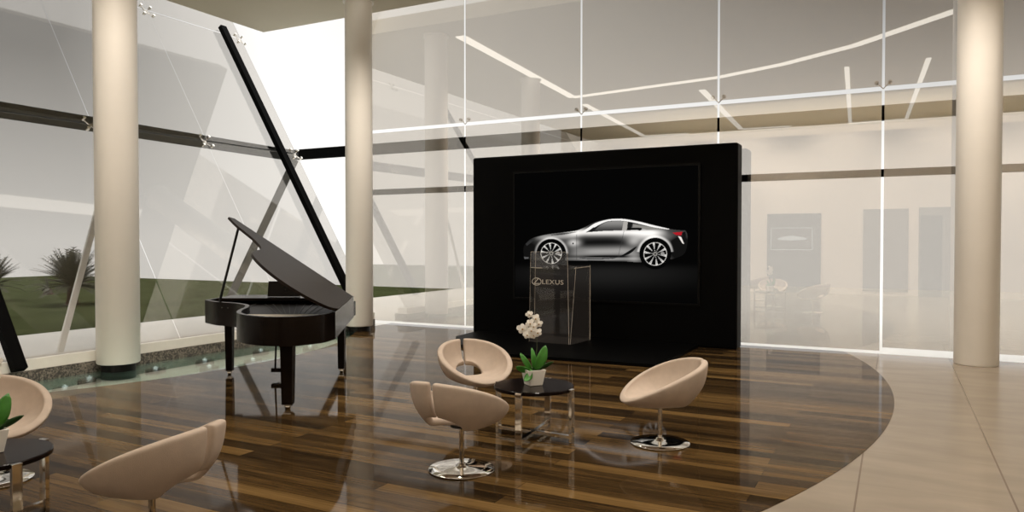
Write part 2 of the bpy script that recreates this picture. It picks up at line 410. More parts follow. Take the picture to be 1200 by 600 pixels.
def palm(x, y, h, label, seed, n=46):
    rnd = random.Random(seed)
    t = thing('cycad_palm', label, 'palm', (x, y, -.03), 0, 'palms on the lawn')
    b = bmesh.new(); lathe(b, [(.001, 0), (.17, 0), (.13, .12*h), (.12, .3*h), (.07, .36*h), (.001, .37*h)], 14)
    obj('trunk', b, 'trunk', t)
    b = bmesh.new()
    for k in range(n):
        az = rnd.uniform(0, 2*PI); el = rnd.uniform(.05, 1.45); L = h*rnd.uniform(.62, .85)
        p0 = Vector((0, 0, .34*h)); d = Vector((math.cos(az)*math.cos(el), math.sin(az)*math.cos(el), math.sin(el)))
        pts = []; p = p0.copy()
        for s in range(9):
            pts.append(p.copy()); p = p+d*(L/8); d = (d+Vector((0, 0, -.06-.03*math.cos(el)))).normalized()
        tube(b, pts, .012, 4, .003)
        for s in range(2, 9):
            for q in range(2):
                f = q*.5; c = pts[s-1].lerp(pts[s], f); tt = (pts[s]-pts[s-1]).normalized()
                side = tt.cross(Vector((0, 0, 1)))
                if side.length < .05: side = Vector((1, 0, 0))
                side.normalize(); ll = .17*h*(1-abs(s-4.5)/6.5)
                for sg in (-1, 1):
                    e = c+(side*sg*.8+tt*.6).normalized()*ll
                    w = tt*.020
                    v = [bm_v for bm_v in (b.verts.new(c-w), b.verts.new(c+w), b.verts.new(e))]
                    b.faces.new(v)
    obj('frond_crown', b, 'frond', t)
def gp(px, py):   # ground point seen in a direction, metres
    d = 1.7*868/(py-283); return cw((px-600)/868*d, d)
x, y = gp(84, 356); palm(x, y, 1.45, 'spiky grey-green cycad palm on the lawn left of the left column', 3, 120)
x, y = gp(-12, 352); palm(x, y, 1.25, 'cycad palm cut by the left edge of the picture', 5, 100)
x, y = gp(56, 344); palm(x, y, .55, 'small low palm tuft on the lawn left of the spiky cycad', 9, 16)

# ------------------------------------------------------------------ columns
def column(x, y, r, z0, label):
    t = thing('round_column', label, 'column', (x, y, z0 if z0 == 0 else .0), 0, 'round cream columns')
    b = bmesh.new(); lathe(b, [(.001, z0), (r-.01, z0), (r, z0+.012), (r, ZC-.05), (r+.001, ZC-.001), (.001, ZC-.001)], 64)
    obj('shaft', b, 'cream', t)
    b = bmesh.new(); lathe(b, [(r, ZC-.045), (r+.035, ZC-.045), (r+.035, ZC-.002), (r, ZC-.002)], 64); obj('top_ring', b, 'cream', t)
    if z0:
        b = bmesh.new(); lathe(b, [(.001, .0), (r*.8, .0), (r*.8, z0), (.001, z0)], 48); obj('recessed_foot', b, 'black_gloss', t)
    return t
def smooth_angle():
    for o in bpy.data.objects:
        if o.type == 'MESH' and o.name.startswith('shaft'):
            me = o.data
            for p in me.polygons: p.use_smooth = abs(p.normal.z) < .5
column(-9.12, 6.28, .262, .10, 'wide round cream column at the left, standing on the glass floor')
column(-9.06, 11.17, .255, .10, 'slimmer round cream column in the middle distance behind the piano')
column(1.00, 12.06, .272, 0, 'round cream column at the right standing on the beige tiles')
smooth_angle()

# floor spotlights in the trench
first = None
for (px, py) in ((164, 428), (181, 437), (242, 419), (239, 427), (244, 434.5), (295.5, 426), (305, 415), (311, 409), (363, 410), (410, 391), (58, 449), (103, 449), (74, 460)):
    dd = 868*1.82/(py-283); x, y = cw((px-600)/868*dd, dd)
    x = min(x, circ(PC, PR, y)-.12)
    lab = 'small dark floor spotlight with a bright crystal under the green glass strip'
    if first is None:
        first = thing('floor_spotlight', lab, 'spotlight', (x, y, -.13), A, 'spotlights under the glass floor')
        b = bmesh.new(); box(b, (0, 0, .035), (.20, .20, .07)); obj('housing', b, 'dark_metal', first, bevel=.006)
        b = bmesh.new()
        for k in range(5):
            a = k*2*PI/5; rod(b, (0, 0, .065), (.035*math.cos(a), .035*math.sin(a), .08), .010, 6, .006)
        cyl(b, (0, 0, .08), .014, .04, 8); obj('crystal', b, 'lamp_bit', first)
    else: dup(first, (x, y, -.13), A, lab)

# ------------------------------------------------------------------ display wall, plinth, screen
wall = thing('display_wall', 'large black freestanding display wall in front of the back glazing', 'display wall', (-4.6, 11.9, 0))
b = boxb(-2.39, 2.40, 0, .36, 0, 3.25); obj('wall_slab', b, 'board', wall, bevel=.03)
b = bmesh.new(); prism(b, [(-2.8, 11.88), (-2.8, 9.68), (-5.2, 9.6), (-5.9, 9.9), (-6.45, 10.4), (-6.8, 11.0), (-6.85, 11.88)], .0045, .05)
tag(obj('low_plinth', b, 'board'), 'low black plinth on the wood floor in front of the display wall', 'plinth')
tv = thing('video_screen', 'wide black screen showing a silver sports car on the display wall', 'screen', (-4.455, 11.899, .70))
SX0, SX1, SZ0, SZ1 = -6.10, -2.81, .70, 2.92
b = bmesh.new(); w, h = SX1-SX0, SZ1-SZ0; T = .035
for (x0, x1, z0, z1) in ((-w/2-T, w/2+T, -T, 0), (-w/2-T, w/2+T, h, h+T), (-w/2-T, -w/2, 0, h), (w/2, w/2+T, 0, h)): boxb(x0, x1, -.03, 0, z0, z1, b)
obj('bezel', b, 'bezel', tv)
# the picture: a raster of the screen held as vertex colours
def raster():
    # picture coordinates: photo crop scale, x 15..1190, y -200..610
    W_, H_ = 560, 378
    Yp = 11.88
    X = np.linspace(SX0, SX1, W_); Z = np.linspace(SZ0, SZ1, H_)
    XX, ZZ = np.meshgrid(X, Z)
    Xc = XX*CA+Yp*SA; D = -XX*SA+Yp*CA
    px = 600+868*Xc/D; py = 283-868*(ZZ-1.7)/D
    cx = (px-600)*5.4545; cy = (py-240)*5.4545
    img = np.zeros(cx.shape+(3,)) + np.array([.0012, .0012, .0012])
    def sm(a, lo, hi): t = np.clip((a-lo)/(hi-lo), 0, 1); return t*t*(3-2*t)
    def inside(poly):
        r = np.zeros(cx.shape, bool); n = len(poly); j = n-1
        for i in range(n):
            xi, yi = poly[i]; xj, yj = poly[j]
            if yi != yj:
                c = ((yi > cy) != (yj > cy)) & (cx < (xj-xi)*(cy-yi)/(yj-yi)+xi)
                r ^= c
            j = i
        return r
    def cr(pts, k=6):
        out = []; n = len(pts)
        for i in range(n-1):
            p0, p1, p2, p3 = pts[max(i-1, 0)], pts[i], pts[i+1], pts[min(i+2, n-1)]
            for s in range(k):
                t = s/k
                out.append(tuple(.5*((2*p1[a])+(-p0[a]+p2[a])*t+(2*p0[a]-5*p1[a]+4*p2[a]-p3[a])*t*t+(-p0[a]+3*p1[a]-3*p2[a]+p3[a])*t**3) for a in (0, 1)))
        out.append(pts[-1]); return out
    def gauss(x, y, sx, sy): return np.exp(-((cx-x)/sx)**2-((cy-y)/sy)**2)
    def put(mask, c, a=1.0):
        c = np.asarray(c, float)
        if c.ndim == 1: c = np.broadcast_to(c, img.shape)
        al = (mask.astype(float)*a)[..., None]
        img[:] = img*(1-al)+c*al
    grey = lambda v: np.repeat(np.asarray(v)[..., None], 3, -1)*np.array([1, .97, .93])
    top = cr([(72, 300), (74, 268), (92, 240), (130, 213), (220, 190), (310, 178), (400, 167), (450, 150), (520, 115), (580, 97), (640, 88), (700, 87), (760, 94), (830, 109), (900, 127), (1000, 152), (1050, 160), (1105, 164)])
    rear = cr([(1105, 164), (1117, 182), (1122, 225), (1112, 290), (1085, 325), (1020, 348)])
    arc = lambda x, y, r, a0, a1: [(x+r*math.cos(math.radians(a)), y+r*math.sin(math.radians(a))) for a in np.linspace(a0, a1, 30)]
    body = top+rear+arc(915, 312, 102, 20, -212)+[(815, 368), (700, 360), (500, 357), (347, 357)]+arc(250, 312, 95, 25, -208)+[(160, 345), (85, 347), (74, 335)]
    # faint floor glow behind the car
    put(np.ones_like(cx, bool), grey(.0015+.012*sm(cy, 360, 420)*np.exp(-((cy-440)/90)**2)*np.exp(-((cx-600)/520)**2)))
    B = inside(body)
    tx = (cx-75)/1045
    v = .05+0*cx
    v += .85*np.exp(-((cy-176)/20)**2)*sm(cx, 300, 420)*(1-sm(cx, 880, 1010))     # shoulder highlight
    v += .30*np.exp(-((cy-(212-(cx-120)*.06))/17)**2)*sm(cx, 120, 200)*(1-sm(cx, 380, 470))
    v *= 1-.9*np.exp(-((cy-(240-(cx-600)*.03))/36)**2)*sm(cx, 400, 480)*(1-sm(cx, 800, 890))
    v += .30*np.exp(-((cy-(298+(cx-600)*-.02))/26)**2)*sm(cx, 340, 430)*(1-sm(cx, 700, 840))
    v += .55*gauss(395, 243, 34, 22)+.5*gauss(850, 200, 110, 26)+.35*gauss(780, 235, 40, 25)
    v += .22*gauss(780, 335, 40, 32)+.30*gauss(590, 345, 200, 9)
    v -= .16*gauss(1070, 270, 60, 60); v -= .1*gauss(110, 290, 45, 40)
    v += .9*np.exp(-((np.hypot(cx-915, cy-312)-108)/9)**2)*(cy < 300)*.55
    v += .8*np.exp(-((np.hypot(cx-250, cy-312)-99)/8)**2)*(cy < 310)*.55
    v -= .2*gauss(600, 330, 170, 9); v -= .12*gauss(430, 300, 60, 16)
    v *= sm(cx, 72, 240)*.8+.2
    v *= 1-.75*sm(cx, 1000, 1060)*sm(cy, 215, 250)
    v = np.clip(v, .006, 1)
    put(B, grey(v))
    # roof rail and cabin
    roof = cr([(440, 176), (480, 150), (530, 118), (590, 99), (640, 91), (700, 90), (760, 98), (830, 112), (900, 130), (1005, 154)])
    roofin = cr([(1000, 158), (900, 143), (830, 126), (770, 112), (700, 102), (640, 102), (600, 108), (555, 128), (520, 148), (470, 176)])
    put(inside(roof+roofin), [.92, .9, .87])
    put(inside([(470, 176), (520, 146), (560, 128), (600, 108), (640, 102), (700, 102), (770, 112), (760, 158), (735, 163), (600, 166)]), [.012, .012, .012])
    put(inside(cr([(525, 166), (555, 136), (600, 111), (650, 104), (700, 104), (742, 110)])+[(728, 160), (600, 166)]), grey(.05+.22*sm(-cy, -165, -105)))
    put(inside([(712, 105), (742, 109), (732, 162), (702, 163)]), [.42, .4, .37])
    put(inside([(738, 110), (768, 114), (762, 146), (735, 150)]), [.012, .012, .012])
    put(inside([(738, 148), (826, 147), (830, 158), (815, 166), (800, 160), (733, 163)]), [.004, .004, .004])
    put(inside([(772, 122), (880, 141), (960, 158), (860, 160), (820, 146), (770, 144)]), [.26, .25, .23])
    put(inside([(480, 172), (522, 142), (512, 168)]), [.01, .01, .01])
    put(inside(cr([(250, 192), (330, 180), (420, 172), (330, 190), (250, 196)])), [.02, .02, .02], .8)
    # tail lamp, front lamp, side scoop, sill, door seams
    put(inside([(1025, 178), (1090, 172), (1080, 196), (1045, 192)]), [.42, .012, .02])
    put(inside([(1085, 178), (1108, 170), (1114, 260), (1104, 285), (1098, 240)]), [.006, .006, .006])
    put(inside([(1060, 200), (1080, 205), (1100, 252), (1088, 245)]), [.85, .8, .75])
    put(inside(cr([(640, 342), (700, 322), (750, 292), (795, 266), (778, 292), (745, 316), (700, 330), (640, 346)])), [.006, .006, .006])
    put(inside(cr([(430, 342), (520, 348), (640, 344), (690, 330), (640, 338), (520, 341), (430, 337)])), [.05, .05, .05])
    for (x, y0, y1, s) in ((413, 190, 350, 0), (715, 165, 318, -.22)):
        put((np.abs(cx-(x+s*(cy-y0)+(.0 if s == 0 else .0)))<1.8) & (cy > y0) & (cy < y1), [.04, .04, .04], .6)
    put((np.hypot(cx-389, cy-247) < 5), [.02, .02, .02])
    put(inside([(85, 250), (110, 228), (150, 214), (125, 238), (95, 262)]), [.03, .03, .03])
    put(inside([(74, 332), (105, 335), (104, 345), (80, 346)]), [.10, .1, .1])
    # wheels
    for (x, y, r, R) in ((250, 310, 68, 92), (915, 314, 75, 98)):
        rr = np.hypot(cx-x, (cy-y)); th = np.arctan2(cy-y, cx-x)
        put(rr < R, [.002, .002, .002])
        put((rr < r) & (rr > r-4), [.55, .53, .5])
        k = 10; ph = ((th+.15)/(2*PI)*k) % 1; wdt = .05+.11*np.clip(rr/r, 0, 1)
        put((rr < r-3) & (rr > 14) & (np.abs(ph-.5) < wdt) , [.82, .80, .76])
        put((rr < r-3) & (rr > 14) & (np.abs(ph-.5) < .045) & (rr < r*.9), [.10, .1, .1])
        put((rr < 14), [.25, .24, .22]); put((rr < 6), [.02, .02, .02])
        put((np.hypot(cx-x-r*.62, cy-y) < 13) & (np.abs(ph-.5) > .2), [.3, .29, .28])
    return W_, H_, XX, ZZ, img
W_, H_, XX, ZZ, img = raster()
co = np.zeros((W_*H_, 3), np.float32); co[:, 0] = XX.ravel()+4.455; co[:, 1] = -.012; co[:, 2] = ZZ.ravel()-.70
idx = np.arange(W_*H_).reshape(H_, W_)
fc = np.stack([idx[:-1, :-1], idx[:-1, 1:], idx[1:, 1:], idx[1:, :-1]], -1).reshape(-1, 4)
me = bpy.data.meshes.new('display_picture')
me.vertices.add(len(co)); me.vertices.foreach_set('co', co.ravel())
me.loops.add(fc.size); me.loops.foreach_set('vertex_index', fc.ravel().astype(np.int32))
me.polygons.add(len(fc)); me.polygons.foreach_set('loop_start', np.arange(0, fc.size, 4, dtype=np.int32)); me.polygons.foreach_set('loop_total', np.full(len(fc), 4, np.int32))
me.update(); me.validate()
att = me.color_attributes.new('paint', 'FLOAT_COLOR', 'POINT')
rgba = np.ones((W_*H_, 4), np.float32); rgba[:, :3] = img.reshape(-1, 3); att.data.foreach_set('color', rgba.ravel())
m, nt, out = newmat('screen_picture'); at = N(nt, 'ShaderNodeAttribute', attribute_name='paint'); e = N(nt, 'ShaderNodeEmission')
nt.links.new(at.outputs['Color'], e.inputs[0]); e.inputs[1].default_value = 1.05; nt.links.new(e.outputs[0], out.inputs[0])
me.materials.append(m); o = bpy.data.objects.new('display_picture', me); COL.objects.link(o); o.parent = tv
o['label'] = 'picture of a silver two-door coupe on black'

# ------------------------------------------------------------------ acrylic lectern
P0 = Vector(cw(.93, 11.8)); ea = (Vector(cw(.285, 12.2))-P0)
ang = math.atan2(-ea.y, -ea.x)      # local +X runs from left corner to near corner
lec = thing('acrylic_lectern', 'clear acrylic lectern with silver lettering on the black plinth before the screen', 'lectern', (P0.x, P0.y, .052), ang)
Wd, Dp = ea.length, .72
def quadpanel(pts, th, name, mat='acrylic'):
    b = bmesh.new(); p = [Vector(q) for q in pts]; n = (p[1]-p[0]).cross(p[-1]-p[0]).normalized()*th
    a = [b.verts.new(q) for q in p]; c = [b.verts.new(q+n) for q in p]; k = len(p)
    b.faces.new(a); b.faces.new(c[::-1])
    for i in range(k): b.faces.new((a[i], a[(i+1) % k], c[(i+1) % k], c[i]))
    return obj(name, b, mat, lec)
H1 = 1.25; H2 = 1.48
quadpanel([(-Wd, 0, 0), (-.02, 0, 0), (-.05, .0, H2), (-Wd+.03, 0, H2)], .012, 'front_panel')
quadpanel([(0, 0, 0), (0, Dp, 0), (0, Dp, H1), (.10, 0, H1)], .012, 'side_panel')
quadpanel([(-.018, .002, 0), (.0, .002, 0), (.10, .002, H1), (-.048, .002, H1+.02)], .008, 'corner_panel')
quadpanel([(-Wd+.05, .05, 0), (-Wd+.05, Dp, 0), (-Wd+.05, Dp, H1), (-Wd+.05, .05, H2)], .012, 'side_panel')
quadpanel([(-Wd+.06, .02, H1-.05), (0, .02, H1-.05), (0, Dp, H1-.02), (-Wd+.06, Dp, H1-.02)], .012, 'shelf')
quadpanel([(-Wd, 0, 0), (0, 0, 0), (0, Dp, 0), (-Wd, Dp, 0)], .015, 'base_plate')
def edge(p, q, r=.0035):
    b = bmesh.new(); rod(b, p, q, r, 6); obj('polished_edge', b, 'acrylic_edge', lec)
edge((-Wd+.03, -.004, H2), (-Wd, -.004, 0), .0025); edge((-.05, -.006, H2), (-.02, -.006, 0), .0035); edge((.10, 0, H1), (.0, 0, .0), .003)
edge((0, Dp, H1), (0, Dp, 0), .006); edge((.07, .02, H1-.03), (0, Dp, H1-.02), .009); edge((-Wd+.03, -.006, H2-.26), (-Wd+.25, -.006, H2-.265), .006)
edge((-Wd+.12, .0, H2), (-Wd+.10, .0, .3), .003); edge((-Wd+.03, 0, H2), (-.07, 0, H2), .002)
# lettering
def text_mesh(s, size, name, parent, loc, sx=1.0, mat='letter'):
    cu = bpy.data.curves.new(name, 'FONT'); cu.body = s; cu.size = size; cu.extrude = .002; cu.space_character = 1.08; cu.offset = .0005
    to = bpy.data.objects.new(name+'_src', cu); COL.objects.link(to)
    bpy.context.view_layer.update()
    dg = bpy.context.evaluated_depsgraph_get(); me = bpy.data.meshes.new_from_object(to.evaluated_get(dg))
    bpy.data.objects.remove(to); me.name = name
    for v in me.vertices: v.co = Vector((v.co.x*sx, -v.co.z, v.co.y))
    me.materials.clear(); me.materials.append(M[mat])
    o = bpy.data.objects.new(name, me); COL.objects.link(o); o.parent = parent; o.location = loc; return o
text_mesh('LEXUS', .104, 'lettering', lec, (-Wd+.24, -.008, .957), 1.28)
b = bmesh.new()
seg = 40
for k in range(seg):
    a0_, a1_ = 2*PI*k/seg, 2*PI*(k+1)/seg
    rod(b, (.085*math.cos(a0_), 0, .058*math.sin(a0_)), (.085*math.cos(a1_), 0, .058*math.sin(a1_)), .006, 6)
bar(b, (.03, 0, .05), (-.045, 0, -.03), .012, .008, (0, 1, 0)); bar(b, (-.045, 0, -.032), (.055, 0, -.032), .012, .008, (0, 1, 0))
obj('emblem', b, 'letter', lec, loc=(-Wd+.145, -.010, .992))

# ------------------------------------------------------------------ shell chairs
def chair_proto(label, loc, rz):
    t = thing('swivel_chair', label, 'chair', loc, rz, 'beige shell swivel chairs')
    # local +Y is the front of the seat
    nphi, ns = 56, 12; gap = .045
    b = bmesh.new(); grid = []
    for i in range(nphi+1):
        th = -PI+gap+(2*PI-2*gap)*i/nphi     # 0 = front, +-pi = back
        cf, sf = math.cos(th), math.sin(th)
        rim = Vector((.315*sf, .315*cf, 0))
        zr = .555-.155*cf + .03*(sf*sf)
        hole = Vector((.128*sf, -.150+.098*cf, 0))
        z0 = .390+.105*max(0, -cf)
        row = []
        for j in range(ns+1):
            s = j/ns
            f = 1-(1-s)**1.75; g = s**1.75
            p = hole.lerp(rim, f); z = z0+(zr-z0)*g
            # belly dips in front
            z -= .020*math.sin(PI*s)*(max(0, cf))
            row.append(b.verts.new((p.x, p.y, z)))
        grid.append(row)
    for i in range(nphi):
        for j in range(ns): b.faces.new((grid[i][j], grid[i][j+1], grid[i+1][j+1], grid[i+1][j]))
    me_o = obj('seat_shell', b, 'fabric', t, smooth=True)
    # orient: make sure the thickness grows outward/downward
    me = me_o.data
    k = len(me.polygons)//2
    if me.polygons[k].normal.z < 0: me.flip_normals()
    so = me_o.modifiers.new('thick', 'SOLIDIFY'); so.thickness = .056; so.offset = -1; so.use_even_offset = False; so.use_rim = True
    su = me_o.modifiers.new('soft', 'SUBSURF'); su.levels = 2; su.render_levels = 2
    b = bmesh.new(); cyl(b, (0, .02, .332), .085, .014, 32); obj('mount_plate', b, 'dark_metal', t)
    b = bmesh.new(); cyl(b, (0, .02, .185), .0185, .30, 24); obj('pole', b, 'chrome', t, smooth=False)
    b = bmesh.new(); lathe(b, [(.001, .004), (.245, .004), (.247, .008), (.245, .012), (.16, .018), (.06, .028), (.032, .036), (.030, .05), (.001, .05)], 64, (0, .02, 0)); ob = obj('disc_base', b, 'chrome', t)
    for p in ob.data.polygons: p.use_smooth = True
    return t
def face(cxd, target):       # chair angle so that its front (+Y) looks at the target
    x, y = cw(*cxd); tx, ty = cw(*target); return math.atan2(ty-y, tx-x)-PI/2
T1 = (.19, 6.38); T2 = (-3.08, 4.3)
FZ = .004
def cpos(c): x, y = cw(*c); return (x, y, FZ)
ch = chair_proto('beige swivel chair in front of the orchid table, its slit back to the viewer', cpos((-.385, 5.46)), face((-.385, 5.46), T1))
dup(ch, cpos((-.36, 7.22)), face((-.36, 7.22), (.10, 6.3)), 'beige swivel chair behind the orchid table, its seat hole facing the viewer')
dup(ch, cpos((1.264, 6.2)), face((1.264, 6.2), (.2, 6.12)), 'beige shell swivel chair alone right of the orchid table, seen from the side')
dup(ch, cpos((-1.97, 4.06)), face((-1.97, 4.06), (-3.08, 4.36)), 'large foreground beige shell swivel chair turned left, cut by the bottom edge')
dup(ch, cpos((-3.69, 5.23)), face((-3.69, 5.23), (-2.75, 4.45)), 'beige shell swivel chair at the left edge behind the second dark table')

# ------------------------------------------------------------------ round tables
def table(label, c):
    x, y = cw(*c); t = thing('round_table', label, 'table', (x, y, FZ), A, 'round dark side tables')
    b = bmesh.new(); lathe(b, [(.001, .425), (.335, .425), (.345, .43), (.345, .452), (.34, .458), (.001, .458)], 72); o = obj('tabletop', b, 'table_top', t)
    angs = [math.radians(a) for a in (-112, -31, 68, 149)]
    for a in angs:
        b = bmesh.new(); R = Matrix.Rotation(a, 3, 'Z')
        box(b, (R @ Vector((.362, 0, .228))), (.028, .055, .456), R); obj('leg', b, 'chrome', t, bevel=.002)
    for a, a2 in ((angs[0], angs[2]), (angs[1], angs[3])):
        b = bmesh.new(); k = .349
        bar(b, (k*math.cos(a), k*math.sin(a), .05), (k*math.cos(a2), k*math.sin(a2), .05), .035, .03, (0, 0, 1)); obj('stretcher', b, 'chrome', t)
    return t
t1 = table('round dark table with chrome legs carrying the white orchid between three chairs', T1)
x, y = cw(*T2); dup(t1, (x, y, FZ), A, 'round dark table cut by the left edge in the near corner')

# ------------------------------------------------------------------ orchids
def leafmesh(b, base, tip, width, lift=.05, n=9, cup=.25):
    base, tip = Vector(base), Vector(tip); d = tip-base
    side = d.cross(Vector((0, 0, 1)));
    if side.length < .02: side = Vector((1, 0, 0))
    side.normalize()
    side2 = side if abs(side.y) < .85 else side
    up = side.cross(d).normalized(); rows = []
    for i in range(n+1):
        s = i/n; p = base+d*s+Vector((0, 0, lift*math.sin(PI*s)))
        w = width*(math.sin(PI*min(1, s*.86+.14))**.6)*(.55+.45*min(1, s*2.2)) if i < n else .001
        rows.append([b.verts.new(p+side*w*k+up*cup*w*abs(k)) for k in (-1, -.5, 0, .5, 1)])
    for a, c in zip(rows, rows[1:]):
        for k in range(4): b.faces.new((a[k], a[k+1], c[k+1], c[k]))
def leafpart(parent, base, tip, w, mat='leaf', lift=.03, facing=None):
    b = bmesh.new()
    if facing is None: leafmesh(b, base, tip, w, lift)
    else:
        base, tip = Vector(base), Vector(tip); d = tip-base; side = Vector(facing); side = (side-d.normalized()*side.dot(d.normalized())).normalized(); up = side.cross(d).normalized(); rows = []; n = 9
        for i in range(n+1):
            s = i/n; p = base+d*s+up*lift*math.sin(PI*s); ww = w*(math.sin(PI*min(1, s*.84+.14))**.65)*(.5+.5*min(1, s*2)) if i < n else .001
            rows.append([b.verts.new(p+side*ww*k+up*.25*ww*abs(k)) for k in (-1, -.5, 0, .5, 1)])
        for a, c in zip(rows, rows[1:]):
            for k in range(4): b.faces.new((a[k], a[k+1], c[k+1], c[k]))
    o = obj('leaf', b, mat, parent, smooth=True)
    s = o.modifiers.new('t', 'SOLIDIFY'); s.thickness = .003
    return o
def orchid(label, c, z):
    x, y = cw(*c); t = thing('potted_orchid', label, 'plant', (x, y, z), A, 'potted orchids')
    b = bmesh.new()
    R = Matrix.Rotation(math.radians(24), 3, 'Z')
    def ring(h, z): return [b.verts.new(R @ Vector((sx*h, sy*h, z))) for sx, sy in ((-1, -1), (1, -1), (1, 1), (-1, 1))]
    rs = [ring(.060, 0), ring(.082, .135), ring(.074, .135), ring(.070, .11)]
    b.faces.new(rs[0][::-1]); b.faces.new(rs[3])
    for a, c2 in zip(rs, rs[1:]):
        for i in range(4): b.faces.new((a[i], a[(i+1) % 4], c2[(i+1) % 4], c2[i]))
    obj('pot', b, 'pot', t, bevel=.003)
    b = bmesh.new(); box(b, (0, 0, .113), (.135, .135, .012), R); obj('soil', b, 'soil', t)
    F = (1, 0, 0)
    leafpart(t, (.02, -.02, .12), (.105, -.03, .345), .047, facing=(1, .1, 0))
    leafpart(t, (.0, 0, .12), (-.015, .0, .32), .024, facing=(1, .3, 0))
    leafpart(t, (-.01, 0, .12), (-.115, -.01, .275), .026, facing=(.8, 0, .5), mat='leaf')
    leafpart(t, (-.02, -.02, .12), (-.155, -.06, .165), .036, facing=(0, -.6, 1), lift=.0)
    leafpart(t, (-.02, -.088, .145), (-.08, -.135, .055), .036, facing=(1, -.3, 0), lift=.02)
    leafpart(t, (.03, 0, .12), (.175, .02, .195), .024, facing=(0, -.5, 1), lift=.0, mat='leaf_dark')
    leafpart(t, (.02, .03, .12), (.10, .10, .16), .03, facing=(.3, -.5, 1), lift=.0, mat='leaf_dark')
    b = bmesh.new(); pts = [(.012, 0, .12), (.022, .0, .22), (.030, 0, .33), (.028, 0, .42), (.012, -.01, .50), (-.015, -.02, .565), (-.035, -.03, .60)]
    tube(b, pts, .0035, 8, .002); obj('flower_stem', b, 'stem', t, smooth=True)
    fl = [(-.035, -.03, .61, .030), (.018, -.035, .575, .036), (-.03, -.05, .535, .036), (.045, -.03, .53, .032), (-.095, -.02, .485, .045), (-.02, -.055, .475, .036), (.035, -.04, .455, .036), (-.055, -.04, .435, .034), (0.0, -.03, .43, .030), (.0, -.055, .51, .030)]
    for q, (fx_, fy, fz, r) in enumerate(fl):
        b = bmesh.new(); r *= 1.12; rot = random.uniform(0, 1.2); tiltx = random.uniform(-.4, .4)
        for k in range(5):
            a = rot+k*2*PI/5+PI/2; rr = r*(1.05 if k in (1, 4) else .9); wd = r*(.62 if k in (1, 4) else .42)
            c0 = b.verts.new((fx_, fy-.004, fz)); prev = None; pts = []
            for s in range(9):
                u = s/8*2-1; ca = a+u*.62; ra = rr*(1-.25*u*u)
                pts.append(b.verts.new((fx_+ra*math.cos(ca), fy-.004+.012*math.cos(u)+tiltx*ra*math.cos(ca)*.8, fz+ra*math.sin(ca))))
            for p, q2 in zip(pts, pts[1:]): b.faces.new((c0, p, q2))
        fo = obj('blossom', b, 'petal', t)
        s = fo.modifiers.new('t', 'SOLIDIFY'); s.thickness = .002
        b = bmesh.new(); bmesh.ops.create_icosphere(b, subdivisions=1, radius=r*.2, matrix=Matrix.Translation((fx_, fy-.012, fz-.003))); obj('flower_centre', b, 'flower_core', fo)
    return t
o1 = orchid('white orchid in a square white pot on the round table before the lectern', (.185, 6.38), FZ+.460)
x, y = cw(-3.07, 4.32); dup(o1, (x, y, FZ+.460), A+.5, 'green-leaved potted orchid cut by the left edge on the near corner table')

# ------------------------------------------------------------------ grand piano
# outline in viewer metres (right, ahead); keyboard end is the far end
def catmull(pts, k=8):
    out = []; n = len(pts)
    for i in range(n-1):
        p0, p1, p2, p3 = pts[max(i-1, 0)], pts[i], pts[i+1], pts[min(i+2, n-1)]
        for s in range(k):
            t = s/k; out.append(tuple(.5*((2*p1[a])+(-p0[a]+p2[a])*t+(2*p0[a]-5*p1[a]+4*p2[a]-p3[a])*t*t+(-p0[a]+3*p1[a]-3*p2[a]+p3[a])*t**3) for a in (0, 1)))
    out.append(pts[-1]); return out
ORG = Vector((-2.9, 9.0))
def loc_(p): return (p[0]-ORG.x, p[1]-ORG.y)
curve_c = catmull([(-3.84, 9.25), (-3.60, 8.98), (-3.30, 8.78), (-3.08, 8.52), (-2.98, 8.22), (-2.93, 7.92), (-2.82, 7.58), (-2.62, 7.32), (-2.36, 7.17), (-2.10, 7.20), (-1.90, 7.40), (-1.84, 7.70)])
outl = [loc_(p) for p in [(-3.80, 10.0), (-3.84, 9.6)]+curve_c+[(-2.13, 9.95)]]
px_, py_ = cw(*ORG)
pn = thing('grand_piano', 'black grand piano with raised lid standing on the wood floor by the leaning glass', 'piano', (px_, py_, FZ), A)
ZB, ZT = .68, .965
# rim: hollow wall following the outline
def offset_poly(poly, d):
    n = len(poly); out = []
    for i in range(n):
        p0, p1, p2 = Vector(poly[i-1]), Vector(poly[i]), Vector(poly[(i+1) % n])
        a = (p1-p0).normalized(); c = (p2-p1).normalized(); na = Vector((-a.y, a.x)); nc = Vector((-c.y, c.x)); m_ = (na+nc)
        m_ = m_.normalized()/max(.4, math.sqrt((1+na.dot(nc))/2)); out.append((p1.x+m_.x*d, p1.y+m_.y*d))
    return out
area = sum(outl[i-1][0]*outl[i][1]-outl[i][0]*outl[i-1][1] for i in range(len(outl)))
inn = offset_poly(outl, .045 if area > 0 else -.045)
b = bmesh.new(); n = len(outl)
o0 = [b.verts.new((*p, ZB)) for p in outl]; o1_ = [b.verts.new((*p, ZT)) for p in outl]; i1 = [b.verts.new((*p, ZT)) for p in inn]; i0 = [b.verts.new((*p, ZB+.02)) for p in inn]
for i in range(n):
    j = (i+1) % n
    b.faces.new((o0[i], o0[j], o1_[j], o1_[i])); b.faces.new((o1_[i], o1_[j], i1[j], i1[i])); b.faces.new((i1[i], i1[j], i0[j], i0[i]))
b.faces.new(o0[::-1]); obj('rim_case', b, 'piano', pn)
b = bmesh.new(); prism(b, offset_poly(outl, .05 if area > 0 else -.05), ZT-.085, ZT-.07); obj('soundboard', b, 'piano_lid', pn)
ip = offset_poly(outl, .052 if area > 0 else -.052); ip = [q for q in ip if q[1] < -1.46]
b = bmesh.new(); prism(b, ip, ZT-.03, ZT-.010); obj('pale_plate', b, 'piano_plate', pn)
